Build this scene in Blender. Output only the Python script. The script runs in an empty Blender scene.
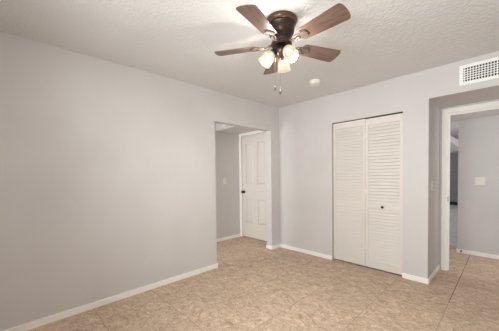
import bpy, bmesh, math, random
from mathutils import Vector, Matrix
random.seed(4)
scene = bpy.context.scene
COL = scene.collection
PI = math.pi
R = math.radians

# ------------------------------------------------------------------ camera
F_PX, SHIFT_PX, YAW, PITCH, ROLL = 249.732, 16.592, 0.803143, -0.0273313, -0.0134516
CAM = Vector((2.79797, -3.43217, 1.27471))
ax = Vector((-math.sin(YAW) * math.cos(PITCH), math.cos(YAW) * math.cos(PITCH), math.sin(PITCH)))
rt = Vector((math.cos(YAW), math.sin(YAW), 0))
up = rt.cross(ax)
r2 = rt * math.cos(ROLL) + up * math.sin(ROLL)
u2 = -rt * math.sin(ROLL) + up * math.cos(ROLL)
cam_data = bpy.data.cameras.new('camera')
cam_data.sensor_width = 36
cam_data.lens = F_PX / 499 * 36
cam_data.shift_y = SHIFT_PX / 499
cam_data.clip_start = 0.02
cam = bpy.data.objects.new('camera', cam_data)
COL.objects.link(cam)
cam.matrix_world = Matrix(((r2.x, u2.x, -ax.x, CAM.x), (r2.y, u2.y, -ax.y, CAM.y), (r2.z, u2.z, -ax.z, CAM.z), (0, 0, 0, 1)))
scene.camera = cam

# ------------------------------------------------------------------ world, daylight, exposure
w = bpy.data.worlds.new('world')
scene.world = w
w.use_nodes = True
bg = w.node_tree.nodes['Background']
bg.inputs[0].default_value = (0.80, 0.88, 1.0, 1)
bg.inputs[1].default_value = 1.0


def area(name, loc, rot, sx, sy, power, color):
    d = bpy.data.lights.new(name, 'AREA')
    d.shape = 'RECTANGLE'
    d.size, d.size_y = sx, sy
    d.energy = power
    d.color = color
    o = bpy.data.objects.new(name, d)
    COL.objects.link(o)
    o.location = loc
    o.rotation_euler = rot
    return o


# daylight coming in through the window behind the camera, and through the next room's window
area('window_daylight', (2.2, -3.93, 1.47), (R(100), 0, 0), 1.6, 1.15, 54, (0.95, 0.99, 0.99)).data.spread = R(142)
area('next_room_daylight', (-1.84, 5.0, 1.3), (0, R(-90), 0), 2.0, 4.0, 120, (1.0, 0.99, 0.98))
area('passage_fill', (-0.60, -3.34, 1.45), (R(90), 0, 0), 0.6, 1.1, 36, (0.94, 0.97, 1.0))  # added fill light to brighten the passage and its panel door
area('hall_fill', (4.44, 1.22, 1.40), (0, R(90), 0), 1.0, 0.6, 18, (0.95, 0.97, 1.0))  # added fill for the hall wall, from beyond its unseen end

scene.view_settings.view_transform = 'Standard'
scene.view_settings.look = 'None'
scene.view_settings.exposure = 0.17
scene.view_settings.gamma = 1.0
scene.view_settings.use_curve_mapping = False
scene.cycles.use_denoising = True
scene.cycles.max_bounces = 10
scene.cycles.diffuse_bounces = 8
scene.cycles.sample_clamp_indirect = 4.0
LAMP_W = 20


# ------------------------------------------------------------------ materials
def lin(r, g, b):
    f = lambda c: (c / 255 / 12.92) if c / 255 <= 0.04045 else ((c / 255 + 0.055) / 1.055) ** 2.4
    return (f(r), f(g), f(b), 1)


class NT:
    def __init__(s, name):
        s.m = bpy.data.materials.new(name)
        s.m.use_nodes = True
        s.t = s.m.node_tree
        s.b = s.t.nodes['Principled BSDF']
        s.tc = s.n('ShaderNodeTexCoord')

    def n(s, typ, **kw):
        q = s.t.nodes.new(typ)
        for k, v in kw.items():
            if k.startswith('_'):
                setattr(q, k[1:], v)
            else:
                i = k.replace('__', ' ')
                q.inputs[int(i[1:]) if i[0] == 'i' and i[1:].isdigit() else i].default_value = v
        return q

    def l(s, a, ai, b, bi):
        s.t.links.new(a.outputs[ai], b.inputs[bi])

    def ramp(s, stops):
        q = s.n('ShaderNodeValToRGB')
        e = q.color_ramp.elements
        while len(e) < len(stops):
            e.new(0.5)
        for k, (p, c) in enumerate(stops):
            e[k].position = p
            e[k].color = c
        return q

    def math(s, op, a=None, b=None, va=None, vb=None):
        q = s.n('ShaderNodeMath', _operation=op)
        if va is not None: q.inputs[0].default_value = va
        if vb is not None: q.inputs[1].default_value = vb
        if a: s.t.links.new(a, q.inputs[0])
        if b: s.t.links.new(b, q.inputs[1])
        return q.outputs[0]


def paint(name, col, rough=0.6, bump=0.0, scale=60.0, dist=0.002, blotch=0.03, knock=False):
    k = NT(name)
    k.b.inputs['Roughness'].default_value = rough
    k.b.inputs['Specular IOR Level'].default_value = 0.25
    nz = k.n('ShaderNodeTexNoise', Scale=2.2, Detail=4.0)
    k.l(k.tc, 'Object', nz, 'Vector')
    c0 = tuple(c * (1 - blotch) for c in col[:3]) + (1,)
    c1 = tuple(min(1, c * (1 + blotch)) for c in col[:3]) + (1,)
    rp = k.ramp([(0.3, c0), (0.7, c1)])
    k.l(nz, 'Fac', rp, 'Fac')
    k.l(rp, 'Color', k.b, 'Base Color')
    if bump:
        n2 = k.n('ShaderNodeTexNoise', Scale=scale, Detail=3.0, Roughness=0.6)
        k.l(k.tc, 'Object', n2, 'Vector')
        src = n2
        out = 'Fac'
        if knock:
            src = k.ramp([(0.42, (0, 0, 0, 1)), (0.58, (1, 1, 1, 1))])
            k.l(n2, 'Fac', src, 'Fac')
            out = 'Color'
        bp = k.n('ShaderNodeBump', Strength=bump, Distance=dist)
        k.l(src, out, bp, 'Height')
        k.l(bp, 'Normal', k.b, 'Normal')
    return k.m


def plain(name, col, rough=0.5, metal=0.0, spec=0.5):
    k = NT(name)
    k.b.inputs['Roughness'].default_value = rough
    k.b.inputs['Metallic'].default_value = metal
    k.b.inputs['Specular IOR Level'].default_value = spec
    nz = k.n('ShaderNodeTexNoise', Scale=9.0, Detail=3.0)
    k.l(k.tc, 'Object', nz, 'Vector')
    rp = k.ramp([(0.3, tuple(c * 0.96 for c in col[:3]) + (1,)), (0.7, tuple(min(1, c * 1.04) for c in col[:3]) + (1,))])
    k.l(nz, 'Fac', rp, 'Fac')
    k.l(rp, 'Color', k.b, 'Base Color')
    return k.m


def tile_floor(name, stops, sx, sy, x0, y0, rough, tint):
    """Large travertine-look tiles: cloudy veining, an offset per tile, thin grout lines."""
    k = NT(name)
    b = k.b
    sep = k.n('ShaderNodeSeparateXYZ')
    k.l(k.tc, 'Object', sep, 'Vector')
    X = k.math('DIVIDE', k.math('SUBTRACT', sep.outputs[0], vb=x0), vb=sx)
    Y = k.math('DIVIDE', k.math('SUBTRACT', sep.outputs[1], vb=y0), vb=sy)
    fx, fy = k.math('FLOOR', X), k.math('FLOOR', Y)
    gx = k.math('ABSOLUTE', k.math('SUBTRACT', X, k.math('ROUND', X)))
    gy = k.math('ABSOLUTE', k.math('SUBTRACT', Y, k.math('ROUND', Y)))
    gmin = k.math('MINIMUM', k.math('MULTIPLY', gx, vb=sx), k.math('MULTIPLY', gy, vb=sy))
    cell = k.n('ShaderNodeCombineXYZ')
    k.t.links.new(fx, cell.inputs[0])
    k.t.links.new(fy, cell.inputs[1])
    wn = k.n('ShaderNodeTexWhiteNoise', _noise_dimensions='3D')
    k.l(cell, 0, wn, 'Vector')
    off = k.n('ShaderNodeVectorMath', _operation='SCALE')
    off.inputs['Scale'].default_value = 7.0
    k.l(wn, 'Color', off, 0)
    add = k.n('ShaderNodeVectorMath', _operation='ADD')
    k.l(k.tc, 'Object', add, 0)
    k.l(off, 0, add, 1)
    mp = k.n('ShaderNodeMapping')
    mp.inputs['Rotation'].default_value = (0, 0, R(35))
    mp.inputs['Scale'].default_value = (1.0, 1.2, 1.0)
    k.l(add, 0, mp, 'Vector')
    warp = k.n('ShaderNodeTexNoise', Scale=4.0, Detail=3.0)
    k.l(mp, 'Vector', warp, 'Vector')
    w2 = k.n('ShaderNodeVectorMath', _operation='SCALE')
    w2.inputs['Scale'].default_value = 0.3
    k.l(warp, 'Color', w2, 0)
    v = k.n('ShaderNodeVectorMath', _operation='ADD')
    k.l(mp, 'Vector', v, 0)
    k.l(w2, 0, v, 1)
    n1 = k.n('ShaderNodeTexNoise', Scale=9.5, Detail=10.0, Roughness=0.82)
    k.l(v, 0, n1, 'Vector')
    rp = k.ramp(stops)
    k.l(n1, 'Fac', rp, 'Fac')
    # thin brown veins
    n3 = k.n('ShaderNodeTexNoise', Scale=10.0, Detail=6.0, Roughness=0.6)
    k.l(v, 0, n3, 'Vector')
    vein = k.math('ABSOLUTE', k.math('SUBTRACT', n3.outputs['Fac'], vb=0.5))
    vm = k.n('ShaderNodeMapRange', i1=0.0, i2=0.03, i3=0.6, i4=0.0)
    k.t.links.new(vein, vm.inputs[0])
    m1 = k.n('ShaderNodeMix', _data_type='RGBA')
    k.l(vm, 0, m1, 'Factor')
    k.l(rp, 'Color', m1, 6)
    m1.inputs[7].default_value = stops[0][1]
    # small pale and rust-brown flecks
    for sc_, thr, colr, amt in ((26.0, 0.56, stops[3][1], 0.6), (19.0, 0.60, stops[0][1], 0.65)):
        fk = k.n('ShaderNodeTexNoise', Scale=sc_, Detail=7.0, Roughness=0.7)
        sh_ = k.n('ShaderNodeVectorMath', _operation='ADD')
        sh_.inputs[1].default_value = (sc_, 3.1, 0.7)
        k.l(v, 0, sh_, 0)
        k.l(sh_, 0, fk, 'Vector')
        fm = k.n('ShaderNodeMapRange', i1=thr, i2=thr + 0.07, i3=0.0, i4=amt)
        k.l(fk, 'Fac', fm, 0)
        mm = k.n('ShaderNodeMix', _data_type='RGBA')
        k.l(fm, 0, mm, 'Factor')
        k.l(m1, 2, mm, 6)
        mm.inputs[7].default_value = colr
        m1 = mm
    # a slightly different tone per tile
    tv = k.n('ShaderNodeMapRange', i1=0.0, i2=1.0, i3=0.95, i4=1.04)
    k.l(wn, 'Value', tv, 0)
    hv = k.n('ShaderNodeHueSaturation')
    k.l(tv, 0, hv, 'Value')
    k.l(m1, 2, hv, 'Color')
    gm = k.n('ShaderNodeMapRange', i1=0.0015, i2=0.0035, i3=0.5, i4=0.0)
    k.t.links.new(gmin, gm.inputs[0])
    m2 = k.n('ShaderNodeMix', _data_type='RGBA')
    k.l(gm, 0, m2, 'Factor')
    k.l(hv, 'Color', m2, 6)
    m2.inputs[7].default_value = tint
    k.l(m2, 2, b, 'Base Color')
    b.inputs['Roughness'].default_value = rough
    b.inputs['Specular IOR Level'].default_value = 0.3
    bp = k.n('ShaderNodeBump', Strength=0.25, Distance=0.002)
    hh = k.math('SUBTRACT', n1.outputs['Fac'], gm.outputs[0])
    k.t.links.new(hh, bp.inputs['Height'])
    k.l(bp, 'Normal', b, 'Normal')
    return k.m


def wood(name, dark, light):
    k = NT(name)
    mp = k.n('ShaderNodeMapping')
    mp.inputs['Scale'].default_value = (2.0, 22.0, 22.0)
    k.l(k.tc, 'Object', mp, 'Vector')
    n1 = k.n('ShaderNodeTexNoise', Scale=3.0, Detail=6.0, Roughness=0.65, Distortion=0.6)
    k.l(mp, 'Vector', n1, 'Vector')
    rp = k.ramp([(0.35, dark), (0.65, light)])
    k.l(n1, 'Fac', rp, 'Fac')
    k.l(rp, 'Color', k.b, 'Base Color')
    k.b.inputs['Roughness'].default_value = 0.34
    k.b.inputs['Specular IOR Level'].default_value = 0.5
    return k.m


M_WALL = paint('wall_paint', lin(208, 205, 203), 0.7, 0.25, 70, 0.0015)
M_CEIL = paint('ceiling_texture', lin(220, 219, 218), 0.85, 0.5, 40, 0.004, 0.02, True)
M_TRIM = paint('white_trim_paint', lin(246, 244, 239), 0.4, 0, blotch=0.01)
M_DOOR = paint('white_door_paint', lin(222, 216, 209), 0.45, 0, blotch=0.01)
M_VENT = paint('white_vent_enamel', lin(246, 247, 246), 0.4, 0, blotch=0.01)
M_PLASTIC = paint('white_plastic', lin(235, 232, 226), 0.4, 0, blotch=0.01)
M_IVORY = paint('ivory_plastic', lin(233, 228, 212), 0.4, 0, blotch=0.01)
M_DARK = plain('duct_dark', lin(38, 36, 35), 0.8)
M_BRONZE = plain('oil_rubbed_bronze', lin(68, 55, 48), 0.30, 0.7)
M_COPPER = plain('copper_highlight_bronze', lin(104, 78, 62), 0.30, 0.7)
M_IRON = plain('worn_bronze_iron', lin(96, 82, 74), 0.5, 0.3)
M_FOB = plain('dark_bronze_fob', lin(92, 82, 74), 0.4, 0.5)
M_KNOB = plain('dark_bronze_knob', lin(64, 54, 46), 0.35, 0.7)
M_BRASS = plain('dull_steel', lin(110, 104, 96), 0.35, 0.9)
M_CHAIN = plain('aged_brass_chain', lin(150, 138, 122), 0.35, 0.8)
M_RUBBER = plain('dark_rubber', lin(58, 50, 44), 0.8)
M_CABINET = plain('dark_grey_finish', lin(112, 112, 114), 0.5)
M_KICK = plain('black_kickboard', lin(14, 14, 14), 0.6)
M_BLADE = wood('walnut_blade', lin(82, 62, 55), lin(128, 101, 90))
M_FLOOR = tile_floor('beige_travertine_tile',
                     [(0.30, lin(140, 114, 92)), (0.43, lin(188, 163, 139)), (0.57, lin(206, 183, 160)), (0.70, lin(234, 217, 198))],
                     0.53, 0.56, 2.405, -2.31, 0.5, lin(108, 86, 68))
M_FLOOR2 = tile_floor('daylit_grey_tile',
                      [(0.30, lin(160, 152, 148)), (0.44, lin(186, 180, 177)), (0.55, lin(202, 197, 194)), (0.70, lin(220, 216, 213))],
                      0.53, 0.56, 2.405, -2.31, 0.4, lin(110, 104, 102))  # the grey carries the far room's cool daylight in the tile colour


def glass_shade():
    k = NT('amber_frosted_glass')
    t = k.t
    out = t.nodes['Material Output']
    nz = k.n('ShaderNodeTexNoise', Scale=26.0, Detail=4.0)
    k.l(k.tc, 'Object', nz, 'Vector')
    rp = k.ramp([(0.35, lin(243, 222, 186)), (0.65, lin(253, 241, 218))])
    k.l(nz, 'Fac', rp, 'Fac')
    dim = k.n('ShaderNodeMix', _data_type='RGBA', i0=0.992)
    k.l(rp, 'Color', dim, 6)
    dim.inputs[7].default_value = (0.0, 0.0, 0.0, 1)
    tr = k.n('ShaderNodeBsdfTranslucent')          # dense amber glass lets little scatter through
    k.l(dim, 2, tr, 'Color')
    k.b.inputs['Roughness'].default_value = 0.25
    k.l(dim, 2, k.b, 'Base Color')
    mx = k.n('ShaderNodeMixShader', i0=0.5)
    k.l(tr, 0, mx, 1)
    k.l(k.b, 0, mx, 2)
    tp = k.n('ShaderNodeBsdfTransparent')
    tp.inputs['Color'].default_value = (0.97, 0.95, 0.91, 1)
    m2 = k.n('ShaderNodeMixShader', i0=0.43)
    k.l(mx, 0, m2, 1)
    k.l(tp, 0, m2, 2)
    # the lit glass glows
    em = k.n('ShaderNodeEmission', Strength=0.36)
    k.l(rp, 'Color', em, 'Color')
    ad = k.n('ShaderNodeAddShader')
    k.l(m2, 0, ad, 0)
    k.l(em, 0, ad, 1)
    k.l(ad, 0, out, 'Surface')
    return k.m


def emitter(name, col, s):
    k = NT(name)
    k.b.inputs['Base Color'].default_value = (1, 1, 1, 1)
    k.b.inputs['Emission Color'].default_value = col
    k.b.inputs['Emission Strength'].default_value = s
    return k.m


M_SHADE = glass_shade()
M_BULB = emitter('lit_bulb', (1.0, 0.93, 0.80, 1), 1.5)
m = bpy.data.materials.new('window_glass')
m.use_nodes = True
g_ = m.node_tree.nodes.new('ShaderNodeBsdfTransparent')
gl_ = m.node_tree.nodes.new('ShaderNodeBsdfGlossy')
gl_.inputs['Roughness'].default_value = 0.02
mx_ = m.node_tree.nodes.new('ShaderNodeMixShader')
mx_.inputs[0].default_value = 0.06
m.node_tree.links.new(g_.outputs[0], mx_.inputs[1])
m.node_tree.links.new(gl_.outputs[0], mx_.inputs[2])
m.node_tree.links.new(mx_.outputs[0], m.node_tree.nodes['Material Output'].inputs[0])
M_GLASS = m


# ------------------------------------------------------------------ mesh helpers
class MB:
    def __init__(s):
        s.bm = bmesh.new()

    def box(s, x0, x1, y0, y1, z0, z1, bev=0.0, mat=None):
        vs = [s.bm.verts.new((x, y, z)) for z in (z0, z1) for y in (y0, y1) for x in (x0, x1)]
        if mat is not None:
            for v in vs: v.co = mat @ v.co
        fs = [s.bm.faces.new([vs[i] for i in q]) for q in ((0, 2, 3, 1), (4, 5, 7, 6), (0, 1, 5, 4), (2, 6, 7, 3), (0, 4, 6, 2), (1, 3, 7, 5))]
        if bev:
            es = {e for f in fs for e in f.edges}
            bmesh.ops.bevel(s.bm, geom=list(es), offset=bev, segments=2, affect='EDGES', profile=0.7)
        return s

    def lathe(s, prof, seg=32, mat=None, cap=True):
        rings = []
        for r, z in prof:
            if r < 1e-6:
                rings.append([s.bm.verts.new((0, 0, z))])
            else:
                rings.append([s.bm.verts.new((r * math.cos(2 * PI * i / seg), r * math.sin(2 * PI * i / seg), z)) for i in range(seg)])
        allv = [v for q in rings for v in q]
        for a, b in zip(rings, rings[1:]):
            for i in range(seg):
                j = (i + 1) % seg
                if len(a) == 1 and len(b) == 1: continue
                if len(a) == 1: f = [a[0], b[j], b[i]]
                elif len(b) == 1: f = [a[i], a[j], b[0]]
                else: f = [a[i], a[j], b[j], b[i]]
                s.bm.faces.new(f)
        if mat is not None:
            for v in allv: v.co = mat @ v.co
        return s

    def tube(s, pts, r, seg=10):
        pts = [Vector(p) for p in pts]
        rings = []
        for i, p in enumerate(pts):
            d = (pts[min(i + 1, len(pts) - 1)] - pts[max(i - 1, 0)]).normalized()
            a = d.orthogonal().normalized()
            if rings:
                a = (lastA - d * lastA.dot(d)).normalized()
            lastA = a
            b = d.cross(a)
            rr = r[i] if isinstance(r, (list, tuple)) else r
            rings.append([s.bm.verts.new(p + (a * math.cos(2 * PI * k / seg) + b * math.sin(2 * PI * k / seg)) * rr) for k in range(seg)])
        for a, b in zip(rings, rings[1:]):
            for k in range(seg):
                s.bm.faces.new([a[k], a[(k + 1) % seg], b[(k + 1) % seg], b[k]])
        s.bm.faces.new(rings[0][::-1])
        s.bm.faces.new(rings[-1])
        return s

    def slab(s, outline, z0, z1, bev=0.0):
        a = [s.bm.verts.new((x, y, z0)) for x, y in outline]
        b = [s.bm.verts.new((x, y, z1)) for x, y in outline]
        n = len(a)
        fs = [s.bm.faces.new(a[::-1]), s.bm.faces.new(b)]
        for i in range(n):
            fs.append(s.bm.faces.new([a[i], a[(i + 1) % n], b[(i + 1) % n], b[i]]))
        if bev:
            es = [e for e in set(fs[0].edges) | set(fs[1].edges)]
            bmesh.ops.bevel(s.bm, geom=es, offset=bev, segments=2, affect='EDGES')
        return s

    def build(s, name, mat, parent=None, smooth=False):
        bmesh.ops.recalc_face_normals(s.bm, faces=s.bm.faces)
        me = bpy.data.meshes.new(name)
        s.bm.to_mesh(me)
        s.bm.free()
        me.materials.append(mat)
        if smooth:
            for p in me.polygons: p.use_smooth = True
            me.set_sharp_from_angle(angle=R(40))
        o = bpy.data.objects.new(name, me)
        COL.objects.link(o)
        if parent: o.parent = parent
        return o


def tag(o, label, cat, group=None, kind=None):
    o['label'] = label
    o['category'] = cat
    if group: o['group'] = group
    if kind: o['kind'] = kind
    return o


def empty(name, loc, rz=0.0):
    o = bpy.data.objects.new(name, None)
    o.empty_display_size = 0.1
    COL.objects.link(o)
    o.location = loc
    o.rotation_euler.z = rz
    return o


def struct(mb, name, mat, label, cat):
    return tag(mb.build(name, mat), label, cat, kind='structure')


# ------------------------------------------------------------------ the shell
HC = 2.44        # ceiling
WT = 0.125       # wall thickness
OY0, OY1, OZ = -1.381, -0.215, 2.025      # opening in the left wall
CX0, CX1, CZ = 0.993, 1.911, 2.02         # closet opening in the back wall
BX = 2.168                                # right end of the back wall
RY = 0.64                                 # depth of the doorway recess
DX0, DX1, DZ = 2.242, 3.04, 2.040         # hall doorway
XR, YF = 3.35, -3.80                      # right and front walls
HY = 1.685                                # hall's far wall
HX = 2.247                                # its free end
DRY = 0.04                                # end wall of the passage

struct(MB().box(-2.0, 4.4, -4.1, 2.08, -0.10, 0), 'floor', M_FLOOR, 'beige travertine tile floor with faint brown joints', 'floor')
struct(MB().box(-2.0, 4.4, 2.08, 9.6, -0.10, 0), 'floor_beyond', M_FLOOR2, 'tile floor of the room beyond the hall, greyed for its cool daylight', 'floor')
struct(MB().box(-WT, 3.5, -3.95, 0.14, HC, HC + 0.1), 'ceiling', M_CEIL, 'textured off-white bedroom ceiling', 'ceiling')

struct(MB().box(-WT, 0, YF, OY0, 0, HC).box(-WT, 0, OY0, OY1, OZ, HC).box(-WT, 0, OY1, 0, 0, HC),
       'wall_left', M_WALL, 'long plain light grey wall with the open passage at its far end', 'wall')
struct(MB().box(-WT, CX0, 0, 0.12, 0, HC).box(CX0, CX1, 0, 0.12, CZ, HC).box(CX1, BX, 0, 0.12, 0, HC),
       'wall_back', M_WALL, 'light grey wall around the louvered closet', 'wall')
struct(MB().box(BX - 0.115, BX, 0.12, RY, 0, HC), 'wall_return', M_WALL, 'short side wall of the doorway recess right of the closet', 'wall')
struct(MB().box(BX, XR, 0, RY, 2.112, HC), 'wall_bulkhead', M_WALL, 'dropped bulkhead over the doorway recess, with the air vent on it', 'wall')
struct(MB().box(BX - 0.115, DX0, RY, RY + 0.115, 0, HC).box(DX0, DX1, RY, RY + 0.115, DZ, HC).box(DX1, XR, RY, RY + 0.115, 0, HC),
       'wall_recess', M_WALL, 'narrow wall holding the white-cased hall doorway', 'wall')
# right and front walls, behind the camera
struct(MB().box(XR, XR + 0.12, -3.92, RY + 0.115, 0, HC), 'wall_right', M_WALL, 'plain grey wall behind the camera at right', 'wall')
WX0, WX1, WZ0, WZ1 = 1.40, 3.00, 0.90, 2.05
struct(MB().box(-WT, WX0, YF - 0.12, YF, 0, HC).box(WX1, XR, YF - 0.12, YF, 0, HC).box(WX0, WX1, YF - 0.12, YF, 0, WZ0).box(WX0, WX1, YF - 0.12, YF, WZ1, HC),
       'wall_front', M_WALL, 'grey wall with the window, behind the camera', 'wall')
win = MB()
for a, b, c, d in ((WX0, WX0 + .05, WZ0, WZ1), (WX1 - .05, WX1, WZ0, WZ1), (WX0 + .05, WX1 - .05, WZ0, WZ0 + .05), (WX0 + .05, WX1 - .05, WZ1 - .05, WZ1), (2.18, 2.22, WZ0 + .05, WZ1 - .05)):
    win.box(a, b, YF - 0.08, YF - 0.03, c, d)
wo = struct(win, 'window_1', M_TRIM, 'white framed sliding window behind the camera', 'window')
MB().box(WX0 + .05, 2.18, YF - .058, YF - .052, WZ0 + .05, WZ1 - .05).box(2.22, WX1 - .05, YF - .058, YF - .052, WZ0 + .05, WZ1 - .05).build('pane', M_GLASS, wo)

# passage behind the left wall
PX = -1.085
struct(MB().box(PX - 0.12, PX, -3.2, DRY, 0, HC), 'wall_passage', M_WALL, 'shaded grey passage wall beside the white panel door', 'wall')
PDX0, PDX1, PDZ = -1.035, -0.255, 2.085
struct(MB().box(PX - 0.12, PDX0, DRY, DRY + .12, 0, HC).box(PDX1, -WT, DRY, DRY + .12, 0, HC).box(PDX0, PDX1, DRY, DRY + .12, PDZ, HC),
       'wall_passage_end', M_WALL, 'end wall of the passage around the white panel door', 'wall')
def small_window(name, label, x0, x1, y0, y1, z0, z1, along_x):
    f_ = MB()
    b_ = .03
    if along_x:
        for q in ((x0, x0 + b_, z0, z1), (x1 - b_, x1, z0, z1), (x0 + b_, x1 - b_, z0, z0 + b_), (x0 + b_, x1 - b_, z1 - b_, z1)):
            f_.box(q[0], q[1], y0, y1, q[2], q[3])
        p_ = MB().box(x0 + b_, x1 - b_, (y0 + y1) / 2 - .003, (y0 + y1) / 2 + .003, z0 + b_, z1 - b_)
    else:
        for q in ((y0, y0 + b_, z0, z1), (y1 - b_, y1, z0, z1), (y0 + b_, y1 - b_, z0, z0 + b_), (y0 + b_, y1 - b_, z1 - b_, z1)):
            f_.box(x0, x1, q[0], q[1], q[2], q[3])
        p_ = MB().box((x0 + x1) / 2 - .003, (x0 + x1) / 2 + .003, y0 + b_, y1 - b_, z0 + b_, z1 - b_)
    o = struct(f_, name, M_TRIM, label, 'window')
    p_.build('pane', M_GLASS, o)


small_window('fill_window_passage', 'added white framed window for the fill light at the hidden end of the passage', -.90, -.30, -3.27, -3.23, .9, 2.0, True)  # unseen window, added as a source for the passage fill light
small_window('fill_window_hall', 'added white framed window for the fill light at the hidden end of the hall', 4.32, 4.36, .92, 1.52, .9, 1.9, False)  # likewise added out of view, to give the hall fill an opening
small_window('window_4', 'wide white framed window of the room beyond the hall', -1.76, -1.72, 3.0, 7.0, .3, 2.3, False)
struct(MB().box(PX - .12, -.90, -3.3, -3.2, 0, HC).box(-.30, -WT, -3.3, -3.2, 0, HC).box(-.90, -.30, -3.3, -3.2, 0, .9).box(-.90, -.30, -3.3, -3.2, 2.0, HC), 'wall_passage_front', M_WALL, 'hidden near end wall of the passage', 'wall')
struct(MB().box(PX - .12, -WT, -3.3, DRY + .12, HC, HC + .1), 'ceiling_passage', M_CEIL, 'higher part of the passage ceiling', 'ceiling')
struct(MB().box(PX, -WT, -0.56, DRY, 2.13, HC), 'ceiling_passage_soffit', M_WALL, 'lowered soffit over the passage, just above the panel door', 'soffit')

# hall and the room beyond
struct(MB().box(HX, 4.4, HY, HY + .12, 0, HC), 'wall_hall', M_WALL, 'pale grey hall wall seen through the right doorway', 'wall')
struct(MB().box(BX - .115, 4.4, RY + .115, HY + .12, 2.10, 2.2), 'ceiling_hall', M_WALL, 'lowered grey hall ceiling through the right doorway', 'ceiling')
struct(MB().box(4.28, 4.4, RY + .115, .92, 0, 2.10).box(4.28, 4.4, 1.52, HY, 0, 2.10).box(4.28, 4.4, .92, 1.52, 0, .9).box(4.28, 4.4, .92, 1.52, 1.9, 2.10), 'wall_hall_end', M_WALL, 'end wall of the hall, out of view', 'wall')
struct(MB().box(XR + .12, 4.4, RY - .0, RY + .115, 0, 2.2), 'wall_hall_near', M_WALL, 'near side wall of the hall, out of view', 'wall')
struct(MB().box(-1.8, 4.4, HY - 1.0, 9.6, 2.75, 2.85), 'ceiling_beyond', M_CEIL, 'shaded ceiling of the room beyond the hall', 'ceiling')
struct(MB().box(-1.8, 4.4, 9.5, 9.6, 0, 2.75), 'wall_beyond', M_WALL, 'far wall of the room beyond the hall', 'wall')
struct(MB().box(-1.8, BX - .115, RY + .06, RY + .18, 0, 2.75), 'wall_beyond_near', M_WALL, 'near wall of the room beyond, out of view', 'wall')
struct(MB().box(4.28, 4.4, HY + .12, 9.5, 0, 2.75), 'wall_beyond_right', M_WALL, 'right wall of the room beyond, out of view', 'wall')
struct(MB().box(-1.8, -1.68, RY + .18, 3.0, 0, 2.75).box(-1.8, -1.68, 7.0, 9.5, 0, 2.75).box(-1.8, -1.68, 3.0, 7.0, 0, 0.3).box(-1.8, -1.68, 3.0, 7.0, 2.3, 2.75),
       'wall_beyond_left', M_WALL, 'window wall of the room beyond, out of view', 'wall')

# closet interior
struct(MB().box(0.85, 0.97, .12, .70, 0, HC).box(0.97, BX - .115, .66, .70, 0, HC), 'wall_closet', M_WALL, 'inner walls of the closet, hidden by its doors', 'wall')

struct(MB().box(2.4025, 2.4075, -.30, 1.672, -.004, .0006), 'trim_4', plain('dark_joint', lin(84, 68, 56), 0.8), 'dark expansion joint in the tiles running into the hall doorway', 'floor joint')

# ------------------------------------------------------------------ baseboards and casings
BH, BT = 0.058, 0.012


def base(name, label, segs):
    mb = MB()
    for q in segs:
        mb.box(*q, 0, BH, 0.003)
    return struct(mb, name, M_TRIM, label, 'baseboard')


base('baseboard_left', 'white baseboard along the long left wall', [(0, BT, YF, OY0 + BT), (-WT, 0, OY0, OY0 + BT)])
base('baseboard_corner', 'short white baseboard between passage opening and room corner',
     [(0, BT, OY1 - BT, -BT), (-WT, 0, OY1 - BT, OY1)])
base('baseboard_back', 'white baseboard between room corner and louvered closet', [(0, CX0, -BT, 0)])
base('baseboard_back_right', 'white baseboard wrapping the wall corner right of the closet', [(CX1, BX + BT, -BT, 0), (BX, BX + BT, 0, RY)])
base('baseboard_passage', 'white baseboard below the shaded passage wall', [(PX, PX + BT, -3.2, DRY)])
base('baseboard_hall', 'white baseboard below the pale hall wall', [(HX - BT, 4.28, HY - BT, HY), (HX - BT, HX, HY, HY + .12)])

CW = 0.045
trim = MB()
trim.box(DX0 - CW, DX0 + .004, RY - .018, RY, 0, DZ + CW + .002, .004)
trim.box(DX1 - .004, DX1 + CW, RY - .018, RY, 0, DZ + CW + .002, .004)
trim.box(DX0 + .004, DX1 - .004, RY - .018, RY, DZ - .004, DZ + CW + .002, .004)
trim.box(DX0, DX0 + .016, RY, RY + .115, 0, DZ - .004)
trim.box(DX1 - .016, DX1, RY, RY + .115, 0, DZ - .004)
trim.box(DX0 + .016, DX1 - .016, RY, RY + .115, DZ - .016, DZ - .004)
# door stop strips
trim.box(DX0 + .016, DX0 + .027, RY + .045, RY + .08, 0, DZ - .016)
trim.box(DX0 + .027, DX1 - .016, RY + .045, RY + .08, DZ - .027, DZ - .016)
t1 = struct(trim, 'trim_1', M_TRIM, 'white casing of the open hall doorway', 'door casing')
MB().box(DX0 + .0155, DX0 + .018, RY + .006, RY + .038, 0.90, 0.965, .001).build('strike_plate', M_KNOB, t1)['label'] = 'small dark metal strike plate'

trim = MB()
trim.box(PX, PDX0 + .012, DRY - .014, DRY, BH * 0, 2.13, .003)
trim.box(PDX1 - .012, PDX1 + .05, DRY - .014, DRY, 0, 2.13, .003)
trim.box(PDX0 + .012, PDX1 - .012, DRY - .014, DRY, PDZ - .008, 2.13, .003)
struct(trim, 'trim_2', M_TRIM, 'narrow white casing around the passage panel door', 'door casing')

# ------------------------------------------------------------------ door_1: four-panel door at the end of the passage
d1 = empty('door_1', ((PDX0 + PDX1) / 2, DRY + .03, 0.0))
tag(d1, 'white four-panel door closed at the end of the passage', 'door', kind='structure')
dw = (PDX1 - PDX0) / 2 - .004
z0, z1 = 0.02, PDZ - .010
leaf = MB()
st, mu = .108, .048
pz = [(0.30, 0.80), (1.09, 1.925)]
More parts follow.
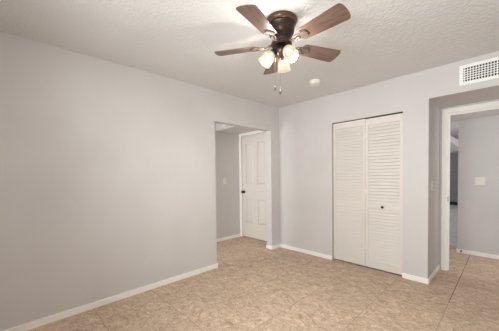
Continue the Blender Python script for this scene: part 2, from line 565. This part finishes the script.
# stiles and rails proud of the recessed fields
leaf.box(-dw, -dw + st, -.018, .018, z0, z1)
leaf.box(dw - st, dw, -.018, .018, z0, z1)
for a, b in ((z0, pz[0][0]), (pz[0][1], pz[1][0]), (pz[1][1], z1)):
    leaf.box(-dw + st, dw - st, -.018, .018, a, b)
for a, b in pz:
    leaf.box(-mu, mu, -.018, .018, a, b)
leaf.build('door_leaf', M_DOOR, d1)
for a, b in pz:
    for s0, s1 in ((-dw + st, -mu), (mu, dw - st)):
        mb = MB()
        mb.box(s0, s1, -.001, .004, a, b)
        # raised centre with sloping shoulders
        i, j = .018, .048
        q = [(s0 + i, a + i), (s1 - i, a + i), (s1 - i, b - i), (s0 + i, b - i)]
        p_ = [(s0 + j, a + j), (s1 - j, a + j), (s1 - j, b - j), (s0 + j, b - j)]
        v0 = [mb.bm.verts.new((x, -.001, z)) for x, z in q]
        v1 = [mb.bm.verts.new((x, -.014, z)) for x, z in p_]
        mb.bm.faces.new(v1)
        for k in range(4):
            mb.bm.faces.new([v0[k], v0[(k + 1) % 4], v1[(k + 1) % 4], v1[k]])
        # quarter bead round the field
        for u0, u1, w0, w1 in ((s0, s0 + .012, a, b), (s1 - .012, s1, a, b), (s0 + .012, s1 - .012, a, a + .012), (s0 + .012, s1 - .012, b - .012, b)):
            mb.box(u0, u1, -.016, -.001, w0, w1, .004)
        mb.build('door_panel', M_DOOR, d1)
kx = -dw + .058
MB().lathe([(0, 0), (.032, 0), (.032, .006), (.026, .010), (.012, .012), (.011, .030), (.022, .038), (.027, .050), (.025, .060), (.014, .068), (0, .070)], 24,
           Matrix.Translation((kx, -.018, .935)) @ Matrix.Rotation(R(90), 4, 'X')).build('knob', M_KNOB, d1, True)['label'] = 'round dark bronze knob'

# ------------------------------------------------------------------ door_2: louvered bifold closet doors
d2 = empty('door_2', ((CX0 + CX1) / 2, 0.045, 0))
tag(d2, 'pair of white louvered bifold closet doors, closed', 'closet door', kind='structure')
cw = (CX1 - CX0) / 2
LB, LT = 0.018, 2.002
MB().box(-cw, cw, -.012, .018, CZ - .016, CZ - .001).build('track', M_DARK, d2)['label'] = 'dark sliding track above the doors'


def bifold(x0, x1, LT):
    mb = MB()
    s = .034
    mb.box(x0, x0 + s, -.015, .015, LB, LT, .002)
    mb.box(x1 - s, x1, -.015, .015, LB, LT, .002)
    rails = ((LB, LB + .095), (.81, .875), (LT - .085, LT))
    for a, b in rails:
        mb.box(x0 + s, x1 - s, -.015, .015, a, b, .001)
    for a, b in ((LB + .095, .81), (.875, LT - .085)):
        n = round((b - a) / .041)
        p = (b - a) / n
        for k in range(n):
            zc = a + (k + .5) * p
            mt = Matrix.Translation((0, 0, zc)) @ Matrix.Rotation(R(66), 4, 'X')
            mb.box(x0 + s - .002, x1 - s + .002, -.0224, .0224, -.0036, .0036, 0, mt)
    return mb.build('bifold_leaf', M_DOOR, d2)


gap = .003
la = bifold(-cw + .008, -gap / 2 + .008, 2.010)
lb = bifold(gap / 2 + .008, cw - .006, 2.004)
kb = MB().lathe([(0, 0), (.009, 0), (.008, .012), (.015, .020), (.017, .026), (.012, .032), (0, .033)], 20,
                Matrix.Translation((1.679 - (CX0 + CX1) / 2, -.015, .842)) @ Matrix.Rotation(R(90), 4, 'X')).build('knob', M_KNOB, lb, True)
kb['label'] = 'small round dark knob'
for hz in (.25, 1.0, 1.75):
    MB().tube([(.008, -.017, hz), (.008, -.017, hz + .06)], .003, 8).build('hinge', M_TRIM, la)

# ------------------------------------------------------------------ ceiling fan
FZ = HC
fan = empty('ceiling_fan', (1.595, -1.915, FZ))
tag(fan, 'bronze hugger ceiling fan with five walnut blades and three lit glass shades', 'ceiling fan')
MB().lathe([(0, 0), (.116, 0), (.121, -.006), (.121, -.016), (.114, -.022), (.112, -.034), (.104, -.040)], 48).build('canopy', M_COPPER, fan, True)
MB().lathe([(.104, -.040), (.107, -.046), (.101, -.055), (.098, -.085), (.092, -.104), (.078, -.124), (.064, -.138), (.058, -.148), (0, -.150)], 48).build('motor_housing', M_BRONZE, fan, True)
MB().lathe([(.054, -.146), (.060, -.150), (.060, -.158), (.054, -.162), (0, -.162)], 40).build('collar', M_IRON, fan, True)['label'] = 'pale worn metal collar'
MB().lathe([(0, -.162), (.072, -.163), (.078, -.170), (.078, -.186), (.070, -.194), (0, -.195)], 40).build('blade_hub', M_BRONZE, fan, True)
MB().lathe([(.030, -.195), (.034, -.205), (.050, -.214), (.056, -.228), (.052, -.246), (.038, -.262), (.026, -.276), (.016, -.284), (.012, -.296), (0, -.300)], 36).build('light_fitter', M_BRONZE, fan, True)

BZ = -.188
PITCHB = R(-13)
for i in range(5):
    a = R(-75.5 + 72 * i)
    n = 10
    r0, r1 = .172, .527
    hw0, hw1 = .057, .072
    out = []
    # root end, rounded a little
    for t in range(7):
        th = PI / 2 + PI * t / 6
        out.append((r0 + .022 + .022 * math.cos(th), hw0 * math.sin(th)))
    # tip end: a shallow arc with small rounded corners
    rc = .010
    out.append((r1 - .030, -hw1))
    for t in range(4):
        th = -PI / 2 + (PI / 2) * t / 3
        out.append((r1 - .014 - rc + rc * math.cos(th), -hw1 + rc + rc * math.sin(th)))
    for t in range(-4, 5):
        yy = (hw1 - rc * 1.3) * t / 4
        out.append((r1 - .012 * (yy / hw1) ** 2, yy))
    for t in range(4):
        th = (PI / 2) * t / 3
        out.append((r1 - .014 - rc + rc * math.cos(th), hw1 - rc + rc * math.sin(th)))
    out.append((r1 - .030, hw1))
    b = MB().slab(out, -.003, .003, .0012).build('blade', M_BLADE, fan)
    b.location = (0, 0, BZ + .004)
    b.rotation_euler = (PITCHB, 0, a)
    b['label'] = 'dark walnut fan blade'
    br = MB()
    # iron: flat medallion under the blade root, curved arm to the hub
    ring = [(.206 + .040 * math.cos(2 * PI * k / 28), .040 * math.sin(2 * PI * k / 28)) for k in range(28)]
    br.slab(ring, -.0085, -.0035, .001)
    tor = [(.206 + .031 * math.cos(2 * PI * k / 28), .031 * math.sin(2 * PI * k / 28), -.009) for k in range(29)]
    br.tube(tor, .0035, 8)
    br.tube([(.062, 0, .010), (.090, 0, .004), (.115, 0, -.010), (.142, 0, -.012), (.170, 0, -.007)], [.010, .009, .008, .009, .012], 10)
    br.tube([(.110, 0, -.008), (.132, .020, -.010), (.158, .026, -.008), (.180, .022, -.007)], .005, 8)
    br.tube([(.110, 0, -.008), (.132, -.020, -.010), (.158, -.026, -.008), (.180, -.022, -.007)], .005, 8)
    for sx, sy in ((.190, 0), (.222, .016), (.222, -.016)):
        br.lathe([(0, -.0125), (.005, -.0115), (.006, -.0085)], 12, Matrix.Translation((sx, sy, 0)))
    q = br.build('blade_iron', M_IRON, b, True)
    q['label'] = 'ornate worn bronze blade iron'

for i, az in enumerate((-20, 120, 232)):
    a = R(az)
    tilt = R(38)
    arm = MB().tube([(.030, 0, -.228), (.044, 0, -.222), (.057, 0, -.224), (.066, 0, -.236)], [.011, .010, .010, .012], 12)
    # socket cup along the shade's axis
    mt = Matrix.Translation((.062, 0, -.230)) @ Matrix.Rotation(PI - tilt, 4, 'Y') @ Matrix.Scale(0.88, 4)
    arm.lathe([(0, -.004), (.020, -.003), (.026, .006), (.027, .022), (.024, .026), (0, .026)], 24, mt)
    am = arm.build('lamp_arm', M_BRONZE, fan, True)
    am.rotation_euler = (0, 0, a)
    sh = MB()
    prof = [(.021, .020), (.030, .024), (.041, .036), (.049, .054), (.053, .076), (.055, .098), (.058, .118), (.062, .134)]
    inner = [(r - .003, z) for r, z in prof][::-1]
    sh.lathe(prof + inner, 40, mt)
    so = sh.build('lamp_shade', M_SHADE, fan, True)
    so.rotation_euler = (0, 0, a)
    so['label'] = 'glowing amber frosted glass bell shade'
    bu = MB().lathe([(0, .024), (.013, .026), (.014, .036), (.021, .048), (.026, .060), (.026, .068), (.017, .079), (0, .083)], 24, mt).build('bulb', M_BULB, so, True)
    d = bpy.data.lights.new('bulb_light', 'POINT')
    d.energy = LAMP_W
    d.color = (1.0, 0.99, 0.965)
    d.shadow_soft_size = .016
    lo = bpy.data.objects.new('bulb_light', d)
    COL.objects.link(lo)
    lo.parent = so
    lo.location = mt @ Vector((0, 0, .098))


def chain(dx, dy, ztop, zbot, fobr):
    mb = MB()
    n = int((ztop - zbot) / .008)
    for k in range(n):
        z = ztop - k * .008
        mb.lathe([(0, z), (.0026, z - .0026), (0, z - .0052)], 6, Matrix.Translation((dx, dy, 0)))
    mb.tube([(dx, dy, ztop), (dx, dy, zbot)], .0009, 6)
    c = mb.build('pull_chain', M_CHAIN, fan)
    MB().lathe([(0, zbot + .004), (.004, zbot), (fobr, zbot - .014), (fobr * 1.1, zbot - .026), (fobr * .6, zbot - .034), (0, zbot - .036)], 16,
               Matrix.Translation((dx, dy, 0))).build('pull_fob', M_FOB, c, True)


chain(-.036, -.034, -.250, -.490, .007)
chain(-.006, -.012, -.290, -.520, .008)

# ------------------------------------------------------------------ smoke detector
sd = empty('smoke_detector', (1.110, -.644, HC))
tag(sd, 'round white smoke detector on the ceiling behind the fan', 'smoke detector')
MB().lathe([(0, 0), (.068, 0), (.070, -.004), (.070, -.014), (.066, -.017)], 40).build('mounting_plate', M_PLASTIC, sd, True)
MB().lathe([(.064, -.012), (.065, -.030), (.060, -.038), (.040, -.042), (.038, -.040), (.030, -.040), (.028, -.043), (0, -.044)], 40).build('cover', M_PLASTIC, sd, True)
MB().lathe([(0, -.046), (.009, -.0455), (.010, -.043)], 16, Matrix.Translation((.018, -.02, 0))).build('test_button', M_PLASTIC, sd, True)

# ------------------------------------------------------------------ air vent on the bulkhead
VX0, VX1, VZ0, VZ1 = 2.432, 3.04, 2.181, 2.384
av = empty('air_vent', ((VX0 + VX1) / 2, 0, (VZ0 + VZ1) / 2))
tag(av, 'white supply air vent with crossed louvers above the doorway recess', 'air vent')
hw, hh = (VX1 - VX0) / 2, (VZ1 - VZ0) / 2
bd = .032
mb = MB()
for q in ((-hw, -hw + bd, -hh, hh), (hw - bd, hw, -hh, hh), (-hw + bd, hw - bd, -hh, -hh + bd), (-hw + bd, hw - bd, hh - bd, hh)):
    mb.box(q[0], q[1], -.009, 0, q[2], q[3], .0025)
mb.build('vent_frame', M_VENT, av)
MB().box(-hw + bd - .004, hw - bd + .004, -.0012, -.0002, -hh + bd - .004, hh - bd + .004).build('duct_shade', M_DARK, av)  # thin dark sheet standing in for the shade inside the duct
mb = MB()
nx = 25
for k in range(nx):
    x = -hw + bd + (k + .5) * (2 * hw - 2 * bd) / nx + .0
    mb.box(x - .0036, x + .0036, -.0042, -.0014, -hh + bd, hh - bd)
mb.build('upright_louvers', M_VENT, av)
mb = MB()
nz = 6
for k in range(1, nz):
    z = -hh + bd + k * (2 * hh - 2 * bd) / nz
    mb.box(-hw + bd, hw - bd, -.0075, -.0043, z - .0038, z + .0038)
mb.build('cross_louvers', M_VENT, av)

# ------------------------------------------------------------------ switch plates


def plate(name, loc, rz, gangs, mat, label, rocker=False):
    o = empty(name, loc, rz)
    tag(o, label, 'light switch')
    w_ = .035 + .023 * (gangs - 1)
    MB().box(-w_, w_, -.006, 0, -.058, .058, .003).build('switch_plate', mat, o)
    for k in range(gangs):
        x = (k - (gangs - 1) / 2) * .046
        if rocker:
            MB().box(x - .0165, x + .0165, -.009, -.006, -.033, .033, .002).build('rocker', mat, o)
        else:
            MB().box(x - .005, x + .005, -.016, -.006, -.004, .012, .002).build('toggle', mat, o)
            for zz in (-.030, .030):
                m_ = MB()
                m_.lathe([(0, 0), (.003, 0), (.003, .0012), (0, .0015)], 10, Matrix.Translation((x, -.006, zz)) @ Matrix.Rotation(R(90), 4, 'X'))
                m_.build('screw', M_BRASS, o)
    return o


# local -Y faces the room; rz = 90 turns it to face +X
plate('light_switch', (PX, -.365, 1.168), R(90), 1, M_IVORY, 'single ivory toggle switch on the shaded passage wall beside the panel door')
plate('light_switch', (BX, .195, 1.118), R(90), 1, M_IVORY, 'single ivory toggle switch on the recess side wall, seen edge-on')
plate('light_switch', (2.503, HY, 1.141), 0, 2, M_IVORY, 'wide ivory double switch on the pale hall wall through the doorway', True)

# small white plate high on the soffit face in the passage
cp = MB().box(-.05, .05, -.012, 0, -.018, .018, .004).build('wall_plate', M_PLASTIC)
cp.location = (-.815, -.56, 2.20)
tag(cp, 'tiny white plate high on the soffit inside the passage opening', 'wall plate')

# door stop on the hall baseboard
ds = empty('door_stop', (2.297, HY - BT, .040))
tag(ds, 'small door stop with dark tip on the hall baseboard end', 'door stop')
MB().lathe([(0, 0), (.011, 0), (.010, .005), (.005, .007), (.005, .040), (0, .040)], 16, Matrix.Rotation(R(90), 4, 'X')).build('stem', M_BRASS, ds, True)
MB().lathe([(0, .038), (.010, .038), (.011, .046), (.009, .056), (0, .057)], 16, Matrix.Rotation(R(90), 4, 'X')).build('rubber_tip', M_RUBBER, ds, True)

# ------------------------------------------------------------------ what shows of the room beyond
tc = empty('tall_cabinet', (1.22, 9.18, 0))
tag(tc, 'tall dark grey cabinet at the far end of the room beyond the hall', 'cabinet')
MB().box(-.75, .75, -.02, .30, .12, 2.05).build('carcass', M_CABINET, tc)
for x0, x1 in ((-.748, -.252), (-.248, .248), (.252, .748)):
    for z0_, z1_ in ((.125, 1.22), (1.23, 1.93)):
        q = MB().box(x0, x1, -.042, -.02, z0_, z1_, .004).build('cabinet_door', M_CABINET, tc)
        MB().tube([(x1 - .04, -.043, z0_ + .3), (x1 - .04, -.06, z0_ + .32), (x1 - .04, -.06, z0_ + .48), (x1 - .04, -.043, z0_ + .5)], .006, 8).build('handle', M_BRASS, q)
MB().box(-.73, .73, 0, .30, 0, .12).build('kickboard', M_KICK, tc)['label'] = 'black kickboard'
be = MB()
v = [(.30, 2.75), (.95, 2.75), (1.75, 2.07), (1.60, 2.07), (.30, 2.95)]
pts = [(0.9, 2.75), (1.20, 2.75), (1.95, 2.10), (1.95, 2.02), (1.72, 2.02)]
a_ = [be.bm.verts.new((x, 9.36, z)) for x, z in pts]
b_ = [be.bm.verts.new((x, 9.5, z)) for x, z in pts]
be.bm.faces.new(a_)
be.bm.faces.new(b_[::-1])
for k in range(5):
    be.bm.faces.new([a_[k], a_[(k + 1) % 5], b_[(k + 1) % 5], b_[k]])
struct(be, 'trim_3', M_TRIM, 'slanting white beam high on the far wall beyond the hall', 'beam')
